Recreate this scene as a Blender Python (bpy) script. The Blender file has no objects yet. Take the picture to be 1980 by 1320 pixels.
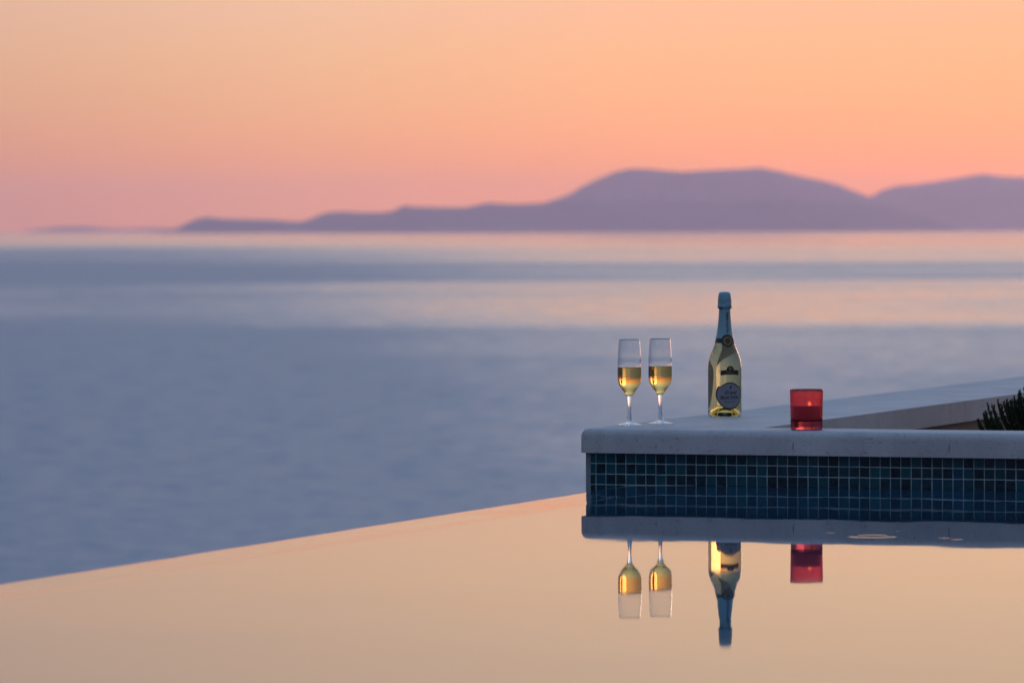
import bpy, bmesh, math, random
from mathutils import Vector, Matrix, noise as mnoise

random.seed(7)
S = bpy.context.scene
COL = S.collection
R = math.radians
PI = math.pi

# World axes follow the pool: +X along the tiled wall (to the right), +Y away from the
# camera along the long side of the planter wall, Z = 0 at the pool's water level.

# ------------------------------------------------------------------ helpers
def link(name, me, mats, parent=None, smooth=False):
    o = bpy.data.objects.new(name, me)
    COL.objects.link(o)
    for m in (mats if isinstance(mats, (list, tuple)) else [mats]):
        me.materials.append(m)
    if smooth:
        for p in me.polygons:
            p.use_smooth = True
    if parent:
        o.parent = parent
    return o

def obj(name, bm, mats, parent=None, smooth=False):
    me = bpy.data.meshes.new(name)
    bm.normal_update()
    bm.to_mesh(me)
    bm.free()
    return link(name, me, mats, parent, smooth)

def tag(o, label=None, cat=None, group=None, kind=None):
    if label: o['label'] = label
    if cat: o['category'] = cat
    if group: o['group'] = group
    if kind: o['kind'] = kind
    return o

def thing(name, label, cat, loc=(0, 0, 0), rz=0, group=None):
    o = bpy.data.objects.new(name, None)
    o.empty_display_size = 0.05
    COL.objects.link(o)
    o.location = loc
    o.rotation_euler = (0, 0, rz)
    return tag(o, label, cat, group)

def cr(pts, n=6):
    """Catmull-Rom through (r, z) points; a point with a third value is a hard corner."""
    out = []
    segs, cur = [], [pts[0][:2]]
    for p in pts[1:]:
        cur.append(p[:2])
        if len(p) > 2:
            segs.append(cur); cur = [p[:2]]
    if len(cur) > 1:
        segs.append(cur)
    for sg in segs:
        for i in range(len(sg) - 1):
            p1, p2 = sg[i], sg[i + 1]
            p0 = sg[i - 1] if i else p1
            p3 = sg[i + 2] if i + 2 < len(sg) else p2
            for k in range(n):
                t = k / n
                out.append(tuple(0.5 * ((2 * p1[j]) + (p2[j] - p0[j]) * t + (2 * p0[j] - 5 * p1[j] + 4 * p2[j] - p3[j]) * t * t
                                        + (3 * p1[j] - p0[j] - 3 * p2[j] + p3[j]) * t ** 3) for j in (0, 1)))
    out.append(tuple(pts[-1][:2]))
    return [(max(r, 0.0), z) for r, z in out]

def lathe(bm, prof, seg=72, mat=0, flip=False):
    rings = []
    for r, z in prof:
        if r < 1e-6:
            rings.append([bm.verts.new((0, 0, z))])
        else:
            rings.append([bm.verts.new((r * math.cos(2 * PI * k / seg), r * math.sin(2 * PI * k / seg), z)) for k in range(seg)])
    for a, b in zip(rings, rings[1:]):
        for k in range(seg):
            k2 = (k + 1) % seg
            if len(a) == 1 and len(b) == 1:
                continue
            if len(a) == 1:
                vs = [a[0], b[k2], b[k]]
            elif len(b) == 1:
                vs = [a[k], a[k2], b[0]]
            else:
                vs = [a[k], a[k2], b[k2], b[k]]
            if flip:
                vs.reverse()
            f = bm.faces.new(vs)
            f.material_index = mat
    return bm

def rad_at(prof, z):
    for (r0, z0), (r1, z1) in zip(prof, prof[1:]):
        if (z0 <= z <= z1) and z1 > z0:
            return r0 + (r1 - r0) * (z - z0) / (z1 - z0)
    return prof[-1][0]

def box(bm, x0, x1, y0, y1, z0, z1):
    v = [bm.verts.new(p) for p in ((x0, y0, z0), (x1, y0, z0), (x1, y1, z0), (x0, y1, z0),
                                   (x0, y0, z1), (x1, y0, z1), (x1, y1, z1), (x0, y1, z1))]
    for q in ((3, 2, 1, 0), (4, 5, 6, 7), (0, 1, 5, 4), (1, 2, 6, 5), (2, 3, 7, 6), (3, 0, 4, 7)):
        bm.faces.new([v[i] for i in q])

# ------------------------------------------------------------------ node helpers
class NT:
    def __init__(self, tree):
        self.t = tree
        self.n = tree.nodes
        self.l = tree.links
    def new(self, typ, **kw):
        n = self.n.new(typ)
        for k, v in kw.items():
            setattr(n, k, v)
        return n
    def put(self, sock, v):
        if isinstance(v, bpy.types.NodeSocket):
            self.l.new(v, sock)
        elif v is not None:
            sock.default_value = v
    def m(self, op, a, b=None, c=None, clamp=False):
        n = self.new('ShaderNodeMath', operation=op, use_clamp=clamp)
        for i, v in enumerate((a, b, c)):
            self.put(n.inputs[i], v)
        return n.outputs[0]
    def v(self, op, a, b=None, out=0, scale=None):
        n = self.new('ShaderNodeVectorMath', operation=op)
        self.put(n.inputs[0], a)
        if b is not None: self.put(n.inputs[1], b)
        if scale is not None: self.put(n.inputs['Scale'], scale)
        return n.outputs[out]
    def sep(self, v):
        n = self.new('ShaderNodeSeparateXYZ'); self.put(n.inputs[0], v)
        return n.outputs
    def comb(self, x, y, z):
        n = self.new('ShaderNodeCombineXYZ')
        for i, q in enumerate((x, y, z)): self.put(n.inputs[i], q)
        return n.outputs[0]
    def noise(self, vec, scale, detail=3, rough=0.5, out='Fac'):
        n = self.new('ShaderNodeTexNoise')
        self.put(n.inputs['Vector'], vec)
        n.inputs['Scale'].default_value = scale
        n.inputs['Detail'].default_value = detail
        n.inputs['Roughness'].default_value = rough
        return n.outputs[out]
    def ramp(self, fac, stops, interp='LINEAR'):
        n = self.new('ShaderNodeValToRGB')
        cr_ = n.color_ramp
        cr_.interpolation = interp
        while len(cr_.elements) < len(stops):
            cr_.elements.new(0.5)
        for e, (p, c) in zip(cr_.elements, stops):
            e.position = p
            e.color = (*c, 1) if len(c) == 3 else c
        self.put(n.inputs[0], fac)
        return n.outputs[0]
    def mix(self, fac, a, b):
        n = self.new('ShaderNodeMix', data_type='RGBA')
        self.put(n.inputs[0], fac)
        for s, v in ((n.inputs[6], a), (n.inputs[7], b)):
            if isinstance(v, tuple) and len(v) == 3: v = (*v, 1)
            self.put(s, v)
        return n.outputs[2]
    def maprange(self, v, a, b, c, d, smooth=False):
        n = self.new('ShaderNodeMapRange', interpolation_type='SMOOTHSTEP' if smooth else 'LINEAR')
        for i, q in enumerate((v, a, b, c, d)): self.put(n.inputs[i], q)
        return n.outputs[0]

def material(name):
    m = bpy.data.materials.new(name)
    m.use_nodes = True
    t = NT(m.node_tree)
    p = m.node_tree.nodes['Principled BSDF']
    return m, t, p

def plain(name, col, rough=0.6, metal=0.0, var=0.0, scale=60, spec=0.5):
    m, t, p = material(name)
    p.inputs['Roughness'].default_value = rough
    p.inputs['Metallic'].default_value = metal
    p.inputs['Specular IOR Level'].default_value = spec
    if var:
        co = t.new('ShaderNodeTexCoord').outputs['Object']
        n = t.noise(co, scale, 4)
        c = t.mix(n, tuple(max(0, x * (1 - var)) for x in col), tuple(x * (1 + var) for x in col))
        t.l.new(c, p.inputs['Base Color'])
    else:
        p.inputs['Base Color'].default_value = (*col, 1)
    return m

def glass(name, col, ior, rough=0.0):
    m = bpy.data.materials.new(name)
    m.use_nodes = True
    t = NT(m.node_tree)
    t.n.clear()
    o = t.new('ShaderNodeOutputMaterial')
    g = t.new('ShaderNodeBsdfGlass')
    g.inputs['Color'].default_value = (*col, 1)
    g.inputs['IOR'].default_value = ior
    g.inputs['Roughness'].default_value = rough
    t.l.new(g.outputs[0], o.inputs[0])
    return m

# ------------------------------------------------------------------ camera
YAW = R(19.8)
CAM = Vector((3.877, -11.264, 0.6128))
FWD = Vector((-math.sin(YAW), math.cos(YAW), 0))
RGT = Vector((math.cos(YAW), math.sin(YAW), 0))
F = 9600.0 / 1980.0            # focal length in picture widths
cd = bpy.data.cameras.new('camera')
cd.sensor_width = 36
cd.lens = 36 * F
cd.clip_start = 0.1
cd.clip_end = 120000
cd.dof.use_dof = True
cd.dof.focus_distance = 12.15
cd.dof.aperture_fstop = 7.5
cd.dof.aperture_blades = 9
cam = bpy.data.objects.new('camera', cd)
COL.objects.link(cam)
cam.matrix_world = (Matrix.Translation(CAM) @ Matrix.Rotation(YAW, 4, 'Z')
                    @ Matrix.Rotation(R(90 - 1.304), 4, 'X') @ Matrix.Rotation(R(-0.155), 4, 'Z'))
S.camera = cam

# ------------------------------------------------------------------ sky
GLOW_AZ = YAW - R(8)          # where the sun went down, to the right of the picture
W = bpy.data.worlds.new('World')
S.world = W
W.use_nodes = True
t = NT(W.node_tree)
t.n.clear()
dirv = t.new('ShaderNodeTexCoord').outputs['Generated']
dx, dy, dz = t.sep(dirv)
elev = t.m('MULTIPLY', t.m('ARCSINE', dz), 180 / PI)                      # degrees
tt = t.m('POWER', t.m('DIVIDE', t.m('MAXIMUM', elev, 0.0), 90.0, clamp=True), 0.5)
def T(e): return (max(e, 0) / 90) ** 0.5
glow = t.ramp(tt, [(T(0), (1.74, .53, .09)), (T(.43), (1.70, .55, .10)), (T(.84), (1.52, .57, .16)), (T(1.44), (1.31, .63, .245)), (T(2.04), (1.21, .66, .315)),
                   (T(2.5), (1.15, .66, .385)), (T(3.8), (1.16, .73, .42)), (T(5.3), (1.03, .71, .45)), (T(9), (.84, .90, .98)),
                   (T(16), (.63, .78, 1.0)), (T(32), (.36, .52, .84)), (T(90), (.20, .35, .66))])
dusk = t.ramp(tt, [(T(0), (.18, .11, .14)), (T(2.6), (.17, .13, .18)), (T(8), (.22, .24, .36)), (T(25), (.18, .25, .42)), (T(90), (.20, .35, .66))])
hl = t.m('SQRT', t.m('ADD', t.m('MULTIPLY', dx, dx), t.m('MULTIPLY', dy, dy)))
ca = t.m('DIVIDE', t.m('ADD', t.m('MULTIPLY', dx, -math.sin(GLOW_AZ)), t.m('MULTIPLY', dy, math.cos(GLOW_AZ))), t.m('MAXIMUM', hl, 1e-5))
half = t.m('MULTIPLY_ADD', ca, 0.5, 0.5, clamp=True)
narrow = t.maprange(elev, 0.0, 2.6, 0.88, 0.68)
wide = t.m('POWER', half, 3.5)
core = t.m('POWER', half, t.maprange(elev, 0.0, 2.6, 60.0, 42.0))
wgt = t.m('ADD', t.m('MULTIPLY', core, narrow), t.m('MULTIPLY', wide, t.m('SUBTRACT', 1.0, narrow)))
ember = t.m('MULTIPLY', t.maprange(ca, 0.984, 1.0, 0.0, 1.0), t.maprange(elev, 2.4, 3.6, 1.0, 0.0, True))                              # redder close to the sun's own bearing
tint = t.mix(ember, (1.0, 1.0, 1.0), (1.02, .83, .74))
gl = t.v('MULTIPLY', glow, tint)
skycol = t.mix(wgt, dusk, gl)
bg = t.new('ShaderNodeBackground')
t.l.new(skycol, bg.inputs[0])
bg.inputs[1].default_value = 1.0
ns = t.new('ShaderNodeTexSky', sky_type='NISHITA')
ns.sun_disc = False
ns.sun_elevation = R(-1.5)
ns.sun_rotation = -GLOW_AZ
bg2 = t.new('ShaderNodeBackground')
t.l.new(ns.outputs[0], bg2.inputs[0])
bg2.inputs[1].default_value = 0.03
ad = t.new('ShaderNodeAddShader')
t.l.new(bg.outputs[0], ad.inputs[0]); t.l.new(bg2.outputs[0], ad.inputs[1])
t.l.new(ad.outputs[0], t.new('ShaderNodeOutputWorld').inputs[0])
W.cycles.sampling_method = 'MANUAL'
W.cycles.sample_map_resolution = 2048

sun = bpy.data.lights.new('sun', 'SUN')
sun.energy = 0.42
sun.angle = R(25)
sun.color = (1.0, 0.62, 0.42)
so = bpy.data.objects.new('sun', sun)
COL.objects.link(so)
so.rotation_euler = (R(90 - 4), 0, YAW - R(23) + PI)
so.location = (0, 0, 20)

# ------------------------------------------------------------------ water
SEA = -12.0
m_sea, t, p = material('sea water')
pos = t.new('ShaderNodeNewGeometry').outputs['Position']
d = t.v('DOT_PRODUCT', pos, tuple(FWD), out=1)
lat = t.v('DOT_PRODUCT', pos, tuple(RGT), out=1)
dm = t.m('MAXIMUM', d, 50.0)
lg = t.m('LOGARITHM', dm, 10.0)
latn = t.m('DIVIDE', lat, dm)
sv = t.comb(t.m('MULTIPLY', latn, 9.0), t.m('MULTIPLY', lg, 14.0), 0.0)
n1 = t.noise(sv, 0.8, 4, 0.55)
n2 = t.noise(t.comb(t.m('MULTIPLY', latn, 150.0), t.m('MULTIPLY', lg, 130.0), 3.0), 1.0, 4, 0.65)
lgw = t.m('ADD', lg, t.m('MULTIPLY', t.m('SUBTRACT', n1, 0.5), 0.06))
fac = t.m('DIVIDE', t.m('SUBTRACT', lgw, 2.1), 2.2)
def LS(l): return (l - 2.1) / 2.2
g = lambda x: (x, x, x)
ruff = t.ramp(fac, [(LS(2.25), g(.92)), (LS(2.780), g(.68)), (LS(2.818), g(.29)), (LS(2.90), g(.30)), (LS(3.055), g(.34)),
                    (LS(3.10), g(.66)), (LS(3.22), g(.70)), (LS(3.29), g(.36)), (LS(3.50), g(.24)), (LS(3.75), g(.10)), (LS(4.2), g(.05))])
leftf = t.maprange(latn, 0.03, -0.09, 0.0, 0.54, True)
farf = t.maprange(lg, 3.45, 3.65, 1.0, 0.15, True)
ruff = t.m('ADD', ruff, t.m('MULTIPLY', leftf, farf))
ruff = t.m('ADD', ruff, t.m('MULTIPLY', t.m('SUBTRACT', n1, 0.5), 0.70))
ruff = t.m('ADD', ruff, t.m('MULTIPLY', t.m('SUBTRACT', n2, 0.5), 0.7), clamp=True)
p.inputs['Base Color'].default_value = (.105, .190, .270, 1)
p.inputs['IOR'].default_value = 1.333
t.l.new(t.maprange(ruff, 0, 1, 0.06, 0.42), p.inputs['Roughness'])

n3 = t.noise(t.comb(t.m('MULTIPLY', latn, 105.0), t.m('MULTIPLY', lg, 190.0), 8.0), 1.0, 5, 0.7)
tilt = t.v('SCALE', tuple(FWD), scale=t.m('MULTIPLY', t.m('SUBTRACT', n3, 0.5), t.maprange(lg, 2.5, 3.1, 0.75, 0.10)))
t.l.new(t.v('NORMALIZE', t.v('ADD', tilt, (0, 0, 1))), p.inputs['Normal'])
bm = bmesh.new()
for f in (bmesh.ops.create_grid(bm, x_segments=40, y_segments=40, size=29500),):
    pass
sea = obj('sea', bm, m_sea)
sea.location = (0, 0, SEA)
tag(sea, 'calm blue grey sea with pale slick bands, stretching to the far hills', 'sea', kind='structure')

# pool water: a mirror with millimetre ripples; the slopes are written straight into the normal
m_pool, t, p = material('pool water')
pos = t.new('ShaderNodeNewGeometry').outputs['Position']
nrm = t.new('ShaderNodeNewGeometry').outputs['Normal']
px, py, pz = t.sep(pos)
band = t.maprange(px, 0.285, 0.25, 0.0, 1.0, True)                     # thin film running over the weir
near_wall = t.maprange(py, -2.2, -0.2, 0.0, 1.0, True)
amp = t.m('ADD', t.m('MULTIPLY_ADD', near_wall, 0.0030, 0.0022), t.m('MULTIPLY', band, 0.010))
def slope(scale, det, seed, k, stretch=(1, 1, 1)):
    n = t.new('ShaderNodeTexNoise')
    n.inputs['Scale'].default_value = scale
    n.inputs['Detail'].default_value = det
    t.put(n.inputs['Vector'], t.v('ADD', t.v('MULTIPLY', pos, stretch), (seed, seed * 2, 0)))
    return t.v('SCALE', t.v('SUBTRACT', n.outputs['Color'], (0.5, 0.5, 0.5)), scale=k)
wave = t.v('ADD', slope(2.2, 1, 3.1, 1.6), t.v('ADD', slope(9, 2, 7.7, 1.3), slope(45, 1, 1.3, 0.5)))
wave = t.v('SCALE', wave, scale=amp)
film = t.v('SCALE', slope(16, 3, 9.9, 1.0, (2.2, 0.35, 1)), scale=t.m('MULTIPLY', band, 0.030))
wave = t.v('ADD', wave, film)
# drops have just fallen by the wall: one ring and a few dimples
rings = [((1.210, -1.740), 0.041, 0.012, 0.034), ((1.10, -1.66), 0.004, 0.006,  0.034), ((1.213, -1.56), 0.004, 0.006, 0.034),
         ((1.246, -1.445), 0.004, 0.006,  0.034), ((1.225, -1.685), 0.005, 0.007,  0.034), ((1.36, -1.755), 0.005, 0.007, 0.034),
         ((1.395, -1.79), 0.005, 0.007, 0.034)]
for (cx, cy), r0, w_, A in rings:
    dv = t.v('MULTIPLY', t.v('SUBTRACT', pos, (cx, cy, 0)), (1, 1, 0))
    r = t.v('LENGTH', dv, out=1)
    q = t.m('DIVIDE', t.m('SUBTRACT', r, r0), w_)
    sl = t.m('MULTIPLY', t.m('MULTIPLY', q, A), t.m('EXPONENT', t.m('MULTIPLY', t.m('MULTIPLY', q, q), -1.0)))
    wave = t.v('ADD', wave, t.v('SCALE', t.v('NORMALIZE', dv), scale=sl))
nn = t.v('NORMALIZE', t.v('ADD', nrm, t.v('MULTIPLY', wave, (1, 1, 0))))
p.inputs['Base Color'].default_value = (.0005, .046, .088, 1)
p.inputs['Roughness'].default_value = 0.019
p.inputs['IOR'].default_value = 1.333
t.l.new(nn, p.inputs['Normal'])

bm = bmesh.new()
xs = [0.098, 0.1005, 0.104, 0.108, 0.113, 0.119, 0.13, 0.143, 0.15, 0.17, 0.19, 0.21, 0.23, 0.25, 0.265, 0.275, 0.285, 0.32, 0.6, 1.2, 2.5, 9.0]
def wz(x):
    z = 0.0
    if x < 0.285:
        z = -0.0008 * min(1, (0.285 - x) / 0.022)                          # the film dips over the inner edge of the weir,
        if x < 0.263: z -= 0.0012 * min(1, (0.263 - x) / 0.12)             # thins out across it
        if x < 0.143: z -= 0.0010 * (0.143 - x) / 0.03                     # and slides off
    if x < 0.119:
        s = (0.119 - x) / 0.021
        z -= 0.03 * (1 - math.sqrt(max(0, 1 - s * s)))
    return z
ys = [-9.2, -7, -5] + [-4.6 + i * 0.1 for i in range(46)] + [-0.0006]
grid = [[bm.verts.new((x + (0.0040 * mnoise.noise(Vector((1.7, y * 5, 0))) + 0.0022 * mnoise.noise(Vector((4.2, y * 17, 0))) if x < 0.15 else 0), y,
                       wz(x))) for x in xs] for y in ys]
for a, b in zip(grid, grid[1:]):
    for k in range(len(xs) - 1):
        bm.faces.new((a[k], a[k + 1], b[k + 1], b[k]))
pw_ = obj('pool_water', bm, m_pool, smooth=True)
tag(pw_, 'still pool water mirroring the peach sky, spilling over its edge', 'pool water', kind='structure')

# ------------------------------------------------------------------ stone
def stone(name, col, pore=1.0):
    m, t, p = material(name)
    co = t.new('ShaderNodeTexCoord').outputs['Object']
    big = t.noise(co, 5.5, 4, 0.6)
    fine = t.noise(co, 140, 3, 0.7)
    pits = t.noise(t.v('ADD', co, (9, 4, 2)), 115, 3, 0.6)
    c = t.mix(t.maprange(big, .3, .7, 0, 1), tuple(x * .84 for x in col), tuple(x * 1.1 for x in col))
    c = t.mix(t.maprange(fine, .52, .72, 0, .5), c, tuple(x * .72 for x in col))
    pm = t.m('MULTIPLY', t.maprange(pits, .61, .69, 0, 1), .45 * pore)
    c = t.mix(pm, c, tuple(x * .35 for x in col))
    drip = t.noise(t.v('MULTIPLY', co, (26, 26, 2.2)), 1.0, 3, 0.6)
    c = t.mix(t.maprange(drip, .56, .78, 0, .4), c, tuple(x * .62 for x in col))
    if pore == 1.0:                                                       # two rust runs on the front face
        x_, y_, z_ = t.sep(co)
        for sx in (.536, .915):
            k = t.maprange(t.m('ABSOLUTE', t.m('SUBTRACT', t.m('ADD', x_, t.m('MULTIPLY', fine, .002)), sx + .001)), .0008, .0022, 1, 0)
            k = t.m('MULTIPLY', k, t.m('MULTIPLY', t.maprange(z_, .110, .103, 0, .8), t.maprange(z_, .086, .091, 0, 1)))
            k = t.m('MULTIPLY', k, t.maprange(y_, -.02, -.026, 0, 1))
            c = t.mix(k, c, tuple(x * .3 for x in col))
    t.l.new(c, p.inputs['Base Color'])
    p.inputs['Roughness'].default_value = 0.62
    b = t.new('ShaderNodeBump')
    b.inputs['Strength'].default_value = 0.5
    b.inputs['Distance'].default_value = 0.002
    t.l.new(t.m('SUBTRACT', fine, t.m('MULTIPLY', pm, 1.5)), b.inputs['Height'])
    t.l.new(b.outputs[0], p.inputs['Normal'])
    return m
m_cope = stone('pale limestone', (.50, .48, .445))
m_wall = stone('rough render', (.085, .075, .072), .6)
m_trim = plain('tile edge mortar', (.22, .27, .27), .8, var=.2, scale=90)
m_weir = stone('weir stone', (.30, .30, .29), .5)

# ------------------------------------------------------------------ planter wall (L-shaped, tiled towards the pool)
ZT, ZB = 0.133, 0.0755
wall = thing('planter_wall', 'L-shaped low wall capped with pale limestone, dark blue mosaic tiles facing the pool', 'wall', (0, 0, 0))

def rounded_cap():
    """L-shaped coping slab with a pencil-round top edge."""
    bm = bmesh.new()
    pts = [(0.002, -0.028), (8.6, -0.028), (8.6, 0.150), (0.410, 0.150), (0.410, 7.0), (0.002, 7.0)]
    vb = [bm.verts.new((x, y, ZB)) for x, y in pts]
    vt = [bm.verts.new((x, y, ZT)) for x, y in pts]
    bm.faces.new(list(reversed(vb)))
    bm.faces.new(vt)
    n = len(pts)
    for i in range(n):
        bm.faces.new((vb[i], vb[(i + 1) % n], vt[(i + 1) % n], vt[i]))
    bm.edges.ensure_lookup_table()
    out = [e for e in bm.edges if all(v.co.z > ZT - 1e-4 for v in e.verts)
           and (all(v.co.y < -.02 for v in e.verts) or all(v.co.x < .02 for v in e.verts))]
    inn = [e for e in bm.edges if all(v.co.z > ZT - 1e-4 for v in e.verts) and e not in out]
    low = [e for e in bm.edges if all(v.co.z < ZB + 1e-4 for v in e.verts)]
    ver = [e for e in bm.edges if abs(e.verts[0].co.z - e.verts[1].co.z) > .01 and e.verts[0].co.x < .02 and e.verts[0].co.y < 0]
    bmesh.ops.bevel(bm, geom=out + ver, offset=0.018, segments=6, profile=0.5, affect='EDGES')
    return bm
cap = obj('coping', rounded_cap(), m_cope, wall)
for f in cap.data.polygons:
    f.use_smooth = True
cap.data.set_sharp_from_angle(angle=R(40))

bm = bmesh.new()
box(bm, 0.0195, 8.55, 0.0065, 0.140, -1.35, ZB - .0005)
box(bm, 0.0195, 0.390, 0.140, 6.95, -1.90, ZB - .0005)
obj('wall_core', bm, m_wall, wall)

bm = bmesh.new()
box(bm, 0.0090, 0.0193, 0.0005, 0.14, -1.35, ZB - .0005)
obj('corner_trim', bm, m_trim, wall)

# mosaic: grout bed and, in one mesh, hand-set glass tiles
m_grout = plain('grey grout', (.36, .47, .46), .85, var=.4, scale=40)
bm = bmesh.new()
box(bm, 0.0196, 8.55, 0.0012, 0.0062, -0.62, ZB - .0006)
bed = obj('grout_bed', bm, m_grout, wall)

m_tile, t, p = material('glass mosaic')
geo = t.new('ShaderNodeNewGeometry')
ri = geo.outputs['Random Per Island']
co = t.new('ShaderNodeTexCoord').outputs['Object']
base = t.ramp(ri, [(0, (.001, .008, .014)), (.3, (.001, .018, .028)), (.55, (.001, .036, .048)), (.8, (.001, .078, .090)), (1, (.001, .048, .085))])
smear = t.noise(t.v('ADD', t.v('MULTIPLY', co, (40, 40, 90)), t.comb(t.m('MULTIPLY', ri, 80), 0, t.m('MULTIPLY', ri, 31))), 1.0, 3, .6)
t.l.new(t.mix(t.maprange(smear, .35, .7, 0, .8), base, t.mix(.5, base, (.002, .09, .12))), p.inputs['Base Color'])
p.inputs['Roughness'].default_value = 0.2
p.inputs['Specular IOR Level'].default_value = 0.25
PIT = 0.0252
bm = bmesh.new()
rows = [(ZB - .0008 - PIT * (i + 1), ZB - .0008 - PIT * i) for i in range(24)]
cols = [(0.0200, 0.0346)] + [(0.0346 + PIT * i, 0.0346 + PIT * (i + 1)) for i in range(337)]
for (z0, z1) in rows:
    for (x0, x1) in cols:
        if z0 < -0.25 and x0 > 3: continue
        gp = 0.0012
        j = lambda: random.uniform(-.0003, .0003)
        yy = 0.0
        tl = random.uniform(-.00025, .00025); tz = random.uniform(-.00025, .00025)
        a = [(x0 + gp + j(), z0 + gp + j()), (x1 - gp + j(), z0 + gp + j()), (x1 - gp + j(), z1 - gp + j()), (x0 + gp + j(), z1 - gp + j())]
        cx_, cz_ = (x0 + x1) / 2, (z0 + z1) / 2
        bk = [bm.verts.new((x, 0.0011, z)) for x, z in a]
        md = [bm.verts.new((x, 0.0003 + tl * (1 if x > cx_ else -1) * .5, z)) for x, z in a]
        fr = [bm.verts.new((cx_ + (x - cx_) * .93, -0.0003 + tl * (1 if x > cx_ else -1) + tz * (1 if z > cz_ else -1), cz_ + (z - cz_) * .93)) for x, z in a]
        bm.faces.new(fr)
        for k in range(4):
            k2 = (k + 1) % 4
            bm.faces.new((md[k], md[k2], fr[k2], fr[k]))
            bm.faces.new((bk[k], bk[k2], md[k2], md[k]))
obj('mosaic_tiles', bm, m_tile, wall)

# ------------------------------------------------------------------ pool basin, soil, deck, slope
bm = bmesh.new()
box(bm, 0.1005, 0.272, -9.3, 0.0, -1.35, -0.006)       # weir wall under the film of water
box(bm, -0.10, 9.2, -9.3, 0.14, -1.60, -1.352)          # floor
box(bm, 0.272, 9.2, -9.3, -9.21, -1.35, -0.03)
obj_b = obj('pool_basin', bm, m_weir)
tag(obj_b, 'stone weir edge and basin under the pool water', 'pool basin', kind='structure')

m_soil = plain('dark soil', (.035, .028, .022), .95, var=.5, scale=30)
bm = bmesh.new()
box(bm, 0.392, 8.5, 0.142, 6.9, -1.2, -0.03)
tag(obj('planter_soil', bm, m_soil), 'dark soil filling the planter behind the wall', 'soil', kind='structure')

bm = bmesh.new()
box(bm, -0.5, 14, -16, -9.32, -1.6, 0.06)
box(bm, 9.02, 14, -9.319, 6.9, -1.6, 0.06)
tag(obj('pool_deck', bm, stone('deck stone', (.34, .32, .30))), 'stone deck at the near end of the pool', 'deck', kind='structure')

m_land, t, p = material('dry scrub slope')
co = t.new('ShaderNodeTexCoord').outputs['Object']
t.l.new(t.ramp(t.noise(co, .6, 6, .65), [(.3, (.025, .035, .018)), (.55, (.06, .055, .035)), (.75, (.13, .11, .085))]), p.inputs['Base Color'])
p.inputs['Roughness'].default_value = .95
bm = bmesh.new()
nx, ny = 60, 50
def land(x, y):
    s = (-x - 1.0) / 24.0
    z = -1.92 - 11.0 * max(0, min(1, s)) ** 0.9
    if x > 0.35 and y > 7: z = -1.92 + min(1.6, (y - 7) * .1) * min(1, (x - .35) / 3)
    if x < -1.2: z += .35 * mnoise.noise(Vector((x * .3, y * .3, 0)))
    return z
gv = [[bm.verts.new((-30 + 70 * i / nx, -45 + 90 * k / ny, land(-30 + 70 * i / nx, -45 + 90 * k / ny))) for i in range(nx + 1)] for k in range(ny + 1)]
for a, b in zip(gv, gv[1:]):
    for i in range(nx):
        bm.faces.new((a[i], a[i + 1], b[i + 1], b[i]))
tag(obj('hillside', bm, m_land, smooth=True), 'scrubby slope falling from the pool terrace to the sea', 'hillside', kind='structure')

# ------------------------------------------------------------------ far hills (real distances in metres, seen through the haze)
m_hill, t, p = material('pale limestone karst')
co = t.new('ShaderNodeTexCoord').outputs['Object']
t.l.new(t.mix(t.noise(co, .0016, 5, .6), (.24, .20, .23), (.36, .29, .33)), p.inputs['Base Color'])
p.inputs['Roughness'].default_value = .95

def lerp_prof(pr, x):
    for (a, ya), (b, yb) in zip(pr, pr[1:]):
        if a <= x <= b:
            s = (x - a) / (b - a)
            s = s * s * (3 - 2 * s) * .5 + s * .5
            return ya + (yb - ya) * s
    return 0.0

def hills(name, label, dist, prof, depth, seed):
    """prof: (bearing in milliradians right of the view axis, ridge height in metres above the sea)."""
    bm = bmesh.new()
    a0, a1 = prof[0][0], prof[-1][0]
    N, M = 220, 22
    rows_ = []
    for k in range(M + 1):
        s = -1 + 2 * k / M
        row = []
        for i in range(N + 1):
            b = a0 + (a1 - a0) * i / N
            h = lerp_prof(prof, b)
            dd = dist + s * depth + depth * .25 * mnoise.noise(Vector((b * .03, seed, 0)))
            an = b / 1000.0
            px_ = CAM + (FWD * math.cos(an) + RGT * math.sin(an)) * dd
            sh = max(0, 1 - abs(s) ** 1.25)
            gul = 1 + (.30 * mnoise.noise(Vector((b * .12, s * 2.2, seed + 3))) + .15 * mnoise.noise(Vector((b * .4, s * 5, seed)))) * min(1, abs(s) * 4)
            row.append(bm.verts.new((px_.x, px_.y, SEA - .4 + (h + .4) * sh * gul)))
        rows_.append(row)
    for a, b in zip(rows_, rows_[1:]):
        for i in range(N):
            bm.faces.new((a[i], a[i + 1], b[i + 1], b[i]))
    o = obj(name, bm, m_hill, smooth=True)
    return tag(o, label, 'hills', kind='structure')

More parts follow.
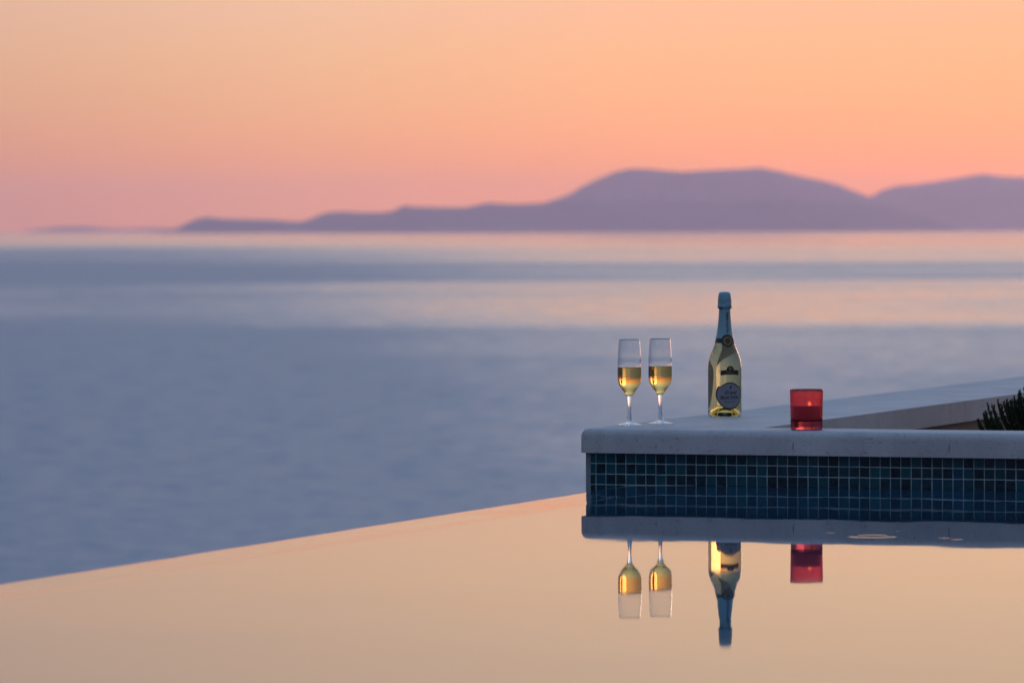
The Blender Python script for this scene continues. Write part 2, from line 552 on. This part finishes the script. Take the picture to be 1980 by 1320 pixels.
def ridge(dist, pts):
    # bearings and elevation angles read as a surveyor would: 1 unit = 1/9600 rad, heights above eye level
    out = []
    for x, y in pts:
        yh = 441.5 - 0.0027 * (x - 990)
        out.append((math.atan((x - 990) / 9600) * 1000, max(0.0, (yh - y) / 9600 * dist + CAM.z - SEA)))
    return out
hills('hills_low', 'long low purple headland on the far shore', 17500, ridge(17500, [
    (290, 451), (318, 447.5), (336, 444), (354, 436), (370, 428), (388, 421.5), (405, 419.5), (430, 423), (470, 424), (520, 425), (560, 428), (580, 429), (600, 424),
    (620, 415), (640, 410), (670, 409), (700, 411), (740, 411), (760, 408), (775, 402), (790, 399), (810, 400), (850, 401), (900, 401),
    (925, 396), (945, 392), (970, 394), (1000, 395), (1040, 393), (1090, 390), (1200, 388), (1350, 390), (1450, 389), (1550, 387),
    (1650, 390), (1720, 399), (1780, 414), (1830, 430), (1860, 452)]), 1300, 1.0)
hills('hills_broad', 'broad flat topped purple mountain across the sea', 22500, ridge(22500, [
    (900, 450), (960, 420), (1040, 396), (1080, 383), (1100, 375), (1130, 358), (1160, 343), (1190, 331), (1220, 325), (1250, 326), (1290, 330), (1320, 333),
    (1350, 331), (1400, 329), (1440, 327), (1470, 325), (1500, 330), (1530, 337), (1560, 344), (1590, 349), (1620, 357), (1650, 369),
    (1680, 380), (1720, 395), (1760, 412), (1800, 430), (1840, 450)]), 2400, 5.0)
hills('hills_right', 'purple mountain at the right edge, rising behind the broad one', 25000, ridge(25000, [
    (1520, 450), (1600, 418), (1640, 398), (1680, 381), (1710, 366), (1740, 358), (1770, 357), (1800, 352), (1840, 346), (1870, 341), (1900, 337),
    (1930, 341), (1960, 343), (2020, 346), (2120, 338), (2300, 350), (2600, 410), (2750, 450)]), 3000, 9.0)
hills('hills_faint', 'faint low island at the left end of the horizon', 27500, ridge(27500, [
    (40, 449), (75, 443), (120, 439), (160, 438), (200, 441), (230, 443), (262, 442), (300, 441), (345, 443), (400, 449)]), 1500, 12.0)

m_haze = bpy.data.materials.new('evening haze')
m_haze.use_nodes = True
t = NT(m_haze.node_tree)
t.n.clear()
pv = t.new('ShaderNodeVolumePrincipled')
pv.inputs['Color'].default_value = (1.0, .79, .92, 1)
pv.inputs['Density'].default_value = 3.2e-5
pv.inputs['Anisotropy'].default_value = 0.68
t.l.new(pv.outputs[0], t.new('ShaderNodeOutputMaterial').inputs['Volume'])
bm = bmesh.new()
box(bm, -30000, 30000, -30000, 30000, -16, 290)
tag(obj('haze', bm, m_haze), 'thin mauve evening haze over the sea', 'haze', kind='stuff')

# ------------------------------------------------------------------ glassware
m_crystal = glass('crystal', (.985, .99, .99), 1.5)
WINE = (1.0, .80, .43)
m_wine_wall = glass('wine against glass', WINE, 1.345 / 1.5)
m_wine_top = glass('wine surface', (.99, .96, .86), 1.345)

F_OUT = cr([(.0001, .0055), (.012, .0048), (.024, .0030), (.0305, .0016)], 4)
def make_flute(label, loc, group):
    r = thing('champagne_flute', label, 'champagne flute', loc, 0, group)
    # foot
    bm = bmesh.new()
    foot = [(.0001, .0006), (.026, .0002), (.0306, .0004), (.0312, .0011), (.0306, .0017)] + \
        cr([(.0306, .0017), (.023, .0032), (.014, .0054), (.0090, .0085), (.0066, .0125)], 6)[1:]
    lathe(bm, foot, 64)
    obj('foot', bm, m_crystal, r, True)
    bm = bmesh.new()
    lathe(bm, cr([(.0066, .0125), (.0056, .020), (.0043, .034), (.0041, .046), (.0049, .058), (.0066, .0705)], 6), 48)
    obj('stem', bm, m_crystal, r, True)
    out = cr([(.0066, .0705), (.0105, .0760), (.0152, .0832), (.0215, .0922), (.0265, .1005), (.0284, .1095), (.0288, .124), (.0287, .145),
              (.0283, .165), (.0273, .187), (.0256, .2085)], 8)
    inn = cr([(.0001, .0765), (.004, .0772), (.0085, .0806), (.0140, .0862), (.0204, .0945), (.0254, .1025), (.0274, .1105), (.0279, .124), (.0278, .141)], 8)
    inn2 = cr([(.0278, .141), (.0276, .152), (.0274, .165), (.0264, .187), (.0248, .2083)], 8)
    bm = bmesh.new()
    lathe(bm, out, 96)
    lathe(bm, [(.0256, .2085), (.0255, .2089), (.0252, .2090), (.0249, .2088), (.0248, .2083)], 96)
    lathe(bm, inn2, 96, flip=True)
    bmesh.ops.remove_doubles(bm, verts=bm.verts, dist=1e-5)
    obj('bowl', bm, m_crystal, r, True)
    bm = bmesh.new()
    lathe(bm, inn, 96, mat=0)
    top = [(.0278, .1410), (.0272, .1404), (.0262, .1402), (.013, .1401), (0, .1401)]
    lathe(bm, top, 96, mat=1)
    obj('wine', bm, [m_wine_wall, m_wine_top], r, True)
    return r
make_flute('flute of pale wine nearest the outer corner of the wall, left of the pair', (.0515, .205, ZT), 'champagne flutes')
make_flute('flute of pale wine nearer the bottle, right of the pair', (.094, .316, ZT), 'champagne flutes')

# bottle ----------------------------------------------------------
B_OUT = cr([(.0395, .0018), (.0419, .0045), (.0428, .010, 1), (.0429, .04), (.0429, .09), (.0428, .118), (.0422, .132), (.0405, .1440), (.0375, .1545), (.0340, .1635),
            (.0302, .1720), (.0265, .1815), (.0238, .1920), (.0206, .2070), (.0180, .2230), (.0161, .2400), (.0147, .2560), (.0142, .2720), (.0142, .3120)], 6)
PHI = R(17.3 + 18)
bot = thing('wine_bottle', 'pale sparkling wine bottle with silver foil neck and grey label on the wall', 'wine bottle', (.102, .822, ZT), PHI)
m_bottle = glass('bottle glass', (.985, .99, .98), 1.5)
m_bwine = glass('wine in bottle', (1.0, .90, .62), 1.345 / 1.5)
bm = bmesh.new()
punt = [(.0001, .0235), (.008, .0225), (.0165, .0185), (.0240, .0115), (.0300, .0045), (.0335, .0008), (.0360, .0001), (.0380, .0006)]
lathe(bm, cr(punt, 5) + [(.0395, .0018)], 96)
lathe(bm, B_OUT, 96)
bmesh.ops.remove_doubles(bm, verts=bm.verts, dist=1e-5)
obj('glass_body', bm, m_bottle, bot, True)
bm = bmesh.new()
w_in = cr([(.0001, .0290), (.010, .0278), (.020, .0235), (.0285, .0160), (.0340, .0110), (.0372, .0115), (.0388, .0160), (.0391, .03), (.0391, .09), (.0390, .118),
           (.0384, .131), (.0367, .143), (.0338, .1530), (.0303, .1622), (.0265, .1710), (.0230, .1805), (.0203, .1915), (.0173, .2065), (.0150, .222), (.0132, .238)], 6)
lathe(bm, w_in, 96, 0)
lathe(bm, [(.0132, .238), (0, .238)], 96, 1)
obj('wine', bm, [m_bwine, m_wine_top], bot, True)

m_foil, t, p = material('silver foil')
co = t.new('ShaderNodeTexCoord').outputs['Object']
p.inputs['Base Color'].default_value = (.19, .34, .375, 1)
p.inputs['Metallic'].default_value = .85
p.inputs['Roughness'].default_value = .38
b = t.new('ShaderNodeBump'); b.inputs['Distance'].default_value = .0012; b.inputs['Strength'].default_value = .55
t.l.new(t.noise(t.v('MULTIPLY', co, (1, 1, .45)), 170, 3, .6), b.inputs['Height'])
t.l.new(b.outputs[0], p.inputs['Normal'])
F_PROF = cr([(.0232, .1990), (.0212, .2065, 1), (.0186, .2230), (.0167, .2400), (.0153, .2560), (.0147, .2680), (.0147, .2725), (.0172, .2752), (.0182, .2790), (.0180, .2830),
             (.0176, .2870), (.0172, .2960), (.0165, .3040), (.0155, .3100), (.0135, .3145), (.0090, .3168), (0, .3175)], 6)
bm = bmesh.new()
lathe(bm, F_PROF, 96)
for v in bm.verts:
    if .2735 < v.co.z < .312:
        a = math.atan2(v.co.y, v.co.x)
        k = 1 + .03 * mnoise.noise(Vector((math.cos(a) * 5, math.sin(a) * 5, v.co.z * 220))) - .016 * max(0, math.cos(4 * a)) ** 12
        v.co.x *= k; v.co.y *= k
foil = obj('foil', bm, m_foil, bot, True)

B_SURF = [p_ for p_ in B_OUT]
def surf(s, z, off, prof=B_SURF):
    """arc length s (right of the label's centre line) and height z on the bottle -> point; the label faces local -Y"""
    r = rad_at(prof, z) + off
    a = s / max(rad_at(prof, z), .005)
    return Vector((r * math.sin(a), -r * math.cos(a), z))

def patch(name, pts, c, off, mat, parent, rings=8, thick=.00025, prof=B_SURF, base=0.0):
    """a curved label of the outline pts (s, z), star-shaped about c, laid on the bottle"""
    bm = bmesh.new()
    dense = []
    for i, p_ in enumerate(pts):
        q_ = pts[(i + 1) % len(pts)]
        for k in range(4):
            dense.append((p_[0] + (q_[0] - p_[0]) * k / 4, p_[1] + (q_[1] - p_[1]) * k / 4))
    rows_ = []
    for k in range(1, rings + 1):
        s = k / rings
        rows_.append([bm.verts.new(surf(c[0] + (x - c[0]) * s + base, c[1] + (z - c[1]) * s, off, prof)) for x, z in dense])
    ctr = bm.verts.new(surf(c[0] + base, c[1], off, prof))
    n = len(dense)
    for i in range(n):
        bm.faces.new((ctr, rows_[0][i], rows_[0][(i + 1) % n]))
        for a, b in zip(rows_, rows_[1:]):
            bm.faces.new((a[i], b[i], b[(i + 1) % n], a[(i + 1) % n]))
    edge = [bm.verts.new(surf(x + base, z, off - thick, prof)) for x, z in dense]
    for i in range(n):
        bm.faces.new((rows_[-1][i], edge[i], edge[(i + 1) % n], rows_[-1][(i + 1) % n]))
    bmesh.ops.recalc_face_normals(bm, faces=bm.faces)
    return obj(name, bm, mat, parent, False)

def lettering(parent, txt, size, s, z, off, mat, shear=0.0, vertical=False, prof=B_SURF, space=1.0, bold=0.0):
    cu = bpy.data.curves.new('lettering', 'FONT')
    cu.body = txt; cu.size = size; cu.align_x = 'CENTER'; cu.align_y = 'CENTER'; cu.shear = shear
    cu.space_character = space; cu.resolution_u = 4; cu.offset = bold
    tmp = bpy.data.objects.new('lettering', cu)
    COL.objects.link(tmp)
    dg = bpy.context.evaluated_depsgraph_get()
    me = bpy.data.meshes.new_from_object(tmp.evaluated_get(dg))
    bpy.data.objects.remove(tmp)
    bpy.data.curves.remove(cu)
    for v in me.vertices:
        x, y = v.co.x, v.co.y
        if vertical: x, y = y, -x
        v.co = surf(s + x, z + y, off, prof)
    me.materials.clear()
    return link('lettering', me, mat, parent)

m_ink = plain('dark ink', (.010, .012, .022), .5)
m_paper = plain('silver grey label paper', (.21, .21, .215), .55, var=.12, scale=120)
m_dark = plain('black label paper', (.012, .011, .010), .35, var=.3, scale=90)
m_gold = plain('dull gold print', (.20, .15, .045), .45, .3, var=.25, scale=200)
m_edge = plain('dark bronze border', (.050, .036, .016), .4, .3)
m_red = plain('dull red print', (.16, .05, .05), .55)

half = [(0, 87.5), (6, 87.2), (12, 85.5), (18, 82.2), (23, 78.6), (26.5, 77.6), (30, 77.4), (32.5, 75), (34, 71.5), (36.5, 66), (37.6, 58), (37.2, 51), (34.5, 43.5),
        (30, 36.5), (25, 30.5), (19, 25.0), (13, 21.0), (7, 18.6), (0, 17.8)]
outl = [(x / 1000, z / 1000) for x, z in half] + [(-x / 1000, z / 1000) for x, z in half[-2:0:-1]]
lab = patch('front_label', outl, (0, .054), .0004, m_edge, bot, 9, .0003)
tag(lab, 'grey shield-shaped label with a dark bronze border')
inl = [((x) * .90, .054 + (z - .054) * .915) for x, z in outl]
patch('label_field', inl, (0, .054), .00062, m_paper, lab, 9, .0002)
lettering(lab, 'Grand', .0125, 0.001, .0615, .00085, m_ink, shear=.35, bold=.0002)
lettering(lab, 'SELECTION', .0098, 0, .0485, .00085, m_ink, bold=.0003)
patch('printed_rule', [(-.016, .0382), (0, .0380), (.016, .0382), (.016, .0392), (0, .0390), (-.016, .0392)], (0, .0386), .00085, m_ink, lab, 3, .0002)
fe = [(.0, .0700), (.0022, .0720), (.0040, .0765), (.0046, .0800), (.0018, .0790), (-.0008, .0755), (-.0016, .0715)]
patch('emblem', fe, (.0012, .0750), .00085, m_ink, lab, 4, .0002)
rb = [(-.010, .0240), (-.004, .0228), (.004, .0228), (.010, .0240), (.0075, .0212), (0, .0195), (-.0075, .0212)]
patch('foot_ornament', rb, (0, .0222), .00085, m_red, lab, 4, .0002)

bn = [(-25, 105), (-13, 106.8), (0, 107.4), (13, 106.8), (25, 105), (25.6, 111), (25, 117.5), (18, 118.5), (9.6, 119.0), (9.2, 123.5), (6.5, 127.0), (2.5, 129), (-2.5, 129), (-6.5, 127.0),
      (-9.2, 123.5), (-9.6, 119.0), (-18, 118.5), (-25, 117.5), (-25.6, 111)]
ban = patch('banner_label', [(x / 1000, z / 1000) for x, z in bn], (0, .1135), .0004, m_dark, bot, 7, .0003, base=.001)
tag(ban, 'black banner label with an arched crest')
lettering(ban, 'BRUT', .0078, .001, .1125, .00065, m_gold, space=1.25)
patch('crest', [(.0045 * math.cos(a * PI / 8), .1225 + .0042 * math.sin(a * PI / 8)) for a in range(16)], (0, .1225), .00065, m_gold, ban, 3, .0002, base=.001)

bm = bmesh.new()
zb = [.1868, .1885, .1915, .1945, .1975, .1990]
lathe(bm, [(rad_at(B_SURF, z) + .0005, z) for z in zb], 96)
tag(obj('neck_band', bm, m_dark, bot, True), 'black paper band round the neck')
def disc(r, c, n=32): return [(r * math.cos(2 * PI * k / n), c + r * math.sin(2 * PI * k / n)) for k in range(n)]
NB = [(r + .0008, z) for r, z in B_SURF]
med = patch('neck_medallion', disc(.0162, .1925), (0, .1925), .0006, m_dark, bot, 7, .0004, prof=NB)
tag(med, 'round black seal with a dull gold centre')
patch('seal_ring', disc(.0112, .1925), (0, .1925), .0009, m_gold, med, 6, .0002, prof=NB)
star = []
for k in range(20):
    rr = .0088 if k % 2 else .0055
    star.append((rr * math.sin(2 * PI * k / 20), .1925 + rr * math.cos(2 * PI * k / 20)))
patch('seal_star', star, (0, .1925), .0012, m_edge, med, 4, .0002, prof=NB)
FP = [(r, z) for r, z in F_PROF]
lettering(foil, 'TERRA NATALI', .0082, .0012, .2385, .0004, m_ink, vertical=True, prof=FP, bold=.00025)

# ------------------------------------------------------------------ candle in red glass
m_redglass = glass('red glass', (.885, .50, .54), 1.5, 0.28)
hold = thing('candle_holder', 'red glass tumbler holding a lit candle on the front edge of the wall', 'candle holder', (.543, .060, ZT))
bm = bmesh.new()
lathe(bm, cr([(.0001, .0012), (.030, .0008), (.0345, .0004), (.0370, .0022), (.0378, .006, 1), (.0381, .03), (.0388, .07), (.0393, .0945)], 5), 96)
lathe(bm, [(.0393, .0945), (.0391, .0957), (.0382, .0962), (.0372, .0957), (.0368, .0945)], 96)
lathe(bm, cr([(.0368, .0945), (.0364, .07), (.0357, .034), (.0350, .0255), (.0325, .0218), (.0270, .0205), (.0001, .0203)], 5), 96)
bmesh.ops.remove_doubles(bm, verts=bm.verts, dist=1e-5)
for f in bm.faces:
    if f.calc_center_median().z < .0212: f.material_index = 1              # the thick foot soaks up more light
obj('tumbler', bm, [m_redglass, glass('thick red glass', (.62, .25, .31), 1.5, 0.2)], hold, True)

can = thing('candle', 'short lit candle burning inside the red glass tumbler', 'candle', (.543, .060, ZT + .0206))
m_wax = plain('wax', (.80, .36, .32), .5, var=.1)
bm = bmesh.new()
lathe(bm, [(0, 0), (.0318, 0), (.0326, .001), (.0332, .036), (.0318, .0375), (.025, .0362), (.010, .0352), (0, .0350)], 64)
obj('wax', bm, m_wax, can, True)
bm = bmesh.new()
lathe(bm, [(0, .035), (.0008, .035), (.0007, .042), (0, .0425)], 12)
for v in bm.verts: v.co.x += .006 + (v.co.z - .035) * .2
obj('wick', bm, plain('charred wick', (.02, .015, .012), .9), can, True)
m_fl = bpy.data.materials.new('flame')
m_fl.use_nodes = True
t = NT(m_fl.node_tree); t.n.clear()
em = t.new('ShaderNodeEmission')
em.inputs[0].default_value = (1.0, .42, .10, 1); em.inputs[1].default_value = 3
t.l.new(em.outputs[0], t.new('ShaderNodeOutputMaterial').inputs[0])
bm = bmesh.new()
lathe(bm, cr([(0, .0375), (.0018, .0383), (.0026, .0400), (.0021, .0425), (.0010, .0452), (0, .0475)], 5), 24)
for v in bm.verts: v.co.x += .0072
obj('flame', bm, m_fl, can, True)

# ------------------------------------------------------------------ shrub in the planter
m_leaf, t, p = material('dark needle leaf')
ri = t.new('ShaderNodeNewGeometry').outputs['Random Per Island']
t.l.new(t.ramp(ri, [(0, (.018, .030, .012)), (.6, (.035, .060, .022)), (1, (.075, .085, .035))]), p.inputs['Base Color'])
p.inputs['Roughness'].default_value = .7
p.inputs['Specular IOR Level'].default_value = .25
m_twig = plain('shrub twig', (.045, .035, .025), .9, var=.3)
sh = thing('shrub', 'dark needle-leaved shrub with upright sprigs behind the wall at the right edge', 'shrub', (.78, 1.75, -.03))
bs, bl = bmesh.new(), bmesh.new()
rnd = random.Random(11)
def tube(bm, pts, r0, r1, seg=5):
    rings_ = []
    for i, q in enumerate(pts):
        r = r0 + (r1 - r0) * i / (len(pts) - 1)
        rings_.append([bm.verts.new(q + Vector((r * math.cos(2 * PI * k / seg), r * math.sin(2 * PI * k / seg), 0))) for k in range(seg)])
    for a, b in zip(rings_, rings_[1:]):
        for k in range(seg):
            bm.faces.new((a[k], a[(k + 1) % seg], b[(k + 1) % seg], b[k]))
def needle(base, d, ln, wd):
    side = d.cross(Vector((rnd.uniform(-1, 1), rnd.uniform(-1, 1), rnd.uniform(-.3, .3)))).normalized() * wd
    up = d.cross(side).normalized() * wd * .35
    a = bl.verts.new(base - side * .3); b = bl.verts.new(base + d * ln * .5 - side); c = bl.verts.new(base + d * ln)
    e = bl.verts.new(base + d * ln * .5 + side); f_ = bl.verts.new(base + d * ln * .45 + up)
    for tri in ((a, b, f_), (b, c, f_), (c, e, f_), (e, a, f_)):
        bl.faces.new(tri)
for i in range(330):
    ox, oy = rnd.uniform(-.30, .42), rnd.uniform(-.24, .24)
    lat_ = .941 * ox + .339 * oy
    if (abs(ox - .08) / .36) ** 2 + (oy / .25) ** 2 > 1 or lat_ < -.245: continue
    rr = abs(ox - .2)
    x0, y0 = ox * .7, oy * .6
    lob = .5 + .5 * math.sin(lat_ * 60 + oy * 9)
    top = (.132 + .78 * max(0, min(.24, lat_ + .235))) * (.84 + .22 * lob * rnd.uniform(.4, 1))
    p0 = Vector((x0, y0, 0)); p3 = Vector((ox * 1.02, oy * 1.02, top))
    p1 = Vector((ox * .75, oy * .75, top * .35)); p2 = Vector((ox * .98, oy * .98, top * .7))
    pts = []
    for k in range(9):
        s = k / 8
        pts.append(p0 * (1 - s) ** 3 + p1 * 3 * s * (1 - s) ** 2 + p2 * 3 * s * s * (1 - s) + p3 * s ** 3)
    tube(bs, pts, .0028, .0008)
    n = int(75)
    for k in range(n):
        s = .22 + .78 * k / n
        j = min(7, int(s * 8)); f = s * 8 - j
        q = pts[j].lerp(pts[j + 1], f)
        ax = (pts[j + 1] - pts[j]).normalized()
        ang = rnd.uniform(0, 2 * PI)
        out_ = Vector((math.cos(ang), math.sin(ang), 0))
        dv = (ax * rnd.uniform(1.4, 2.2) + out_ * rnd.uniform(.35, .8)).normalized()
        needle(q, dv, rnd.uniform(.013, .021) * (1.1 - .6 * max(0, s - .7) / .3), .0026)
obj('stems', bs, m_twig, sh)
obj('foliage', bl, m_leaf, sh)

# ------------------------------------------------------------------ render settings
S.render.engine = 'CYCLES'
S.view_settings.view_transform = 'Standard'
S.view_settings.look = 'None'
S.view_settings.exposure = 0
S.view_settings.gamma = 1
c = S.cycles
c.max_bounces = 18
c.diffuse_bounces = 3
c.glossy_bounces = 8
c.transmission_bounces = 16
c.volume_bounces = 2
c.transparent_max_bounces = 8
c.use_denoising = True
c.denoiser = 'OPENIMAGEDENOISE'
c.denoising_input_passes = 'RGB_ALBEDO_NORMAL'
c.blur_glossy = 0.0
c.sample_clamp_indirect = 8
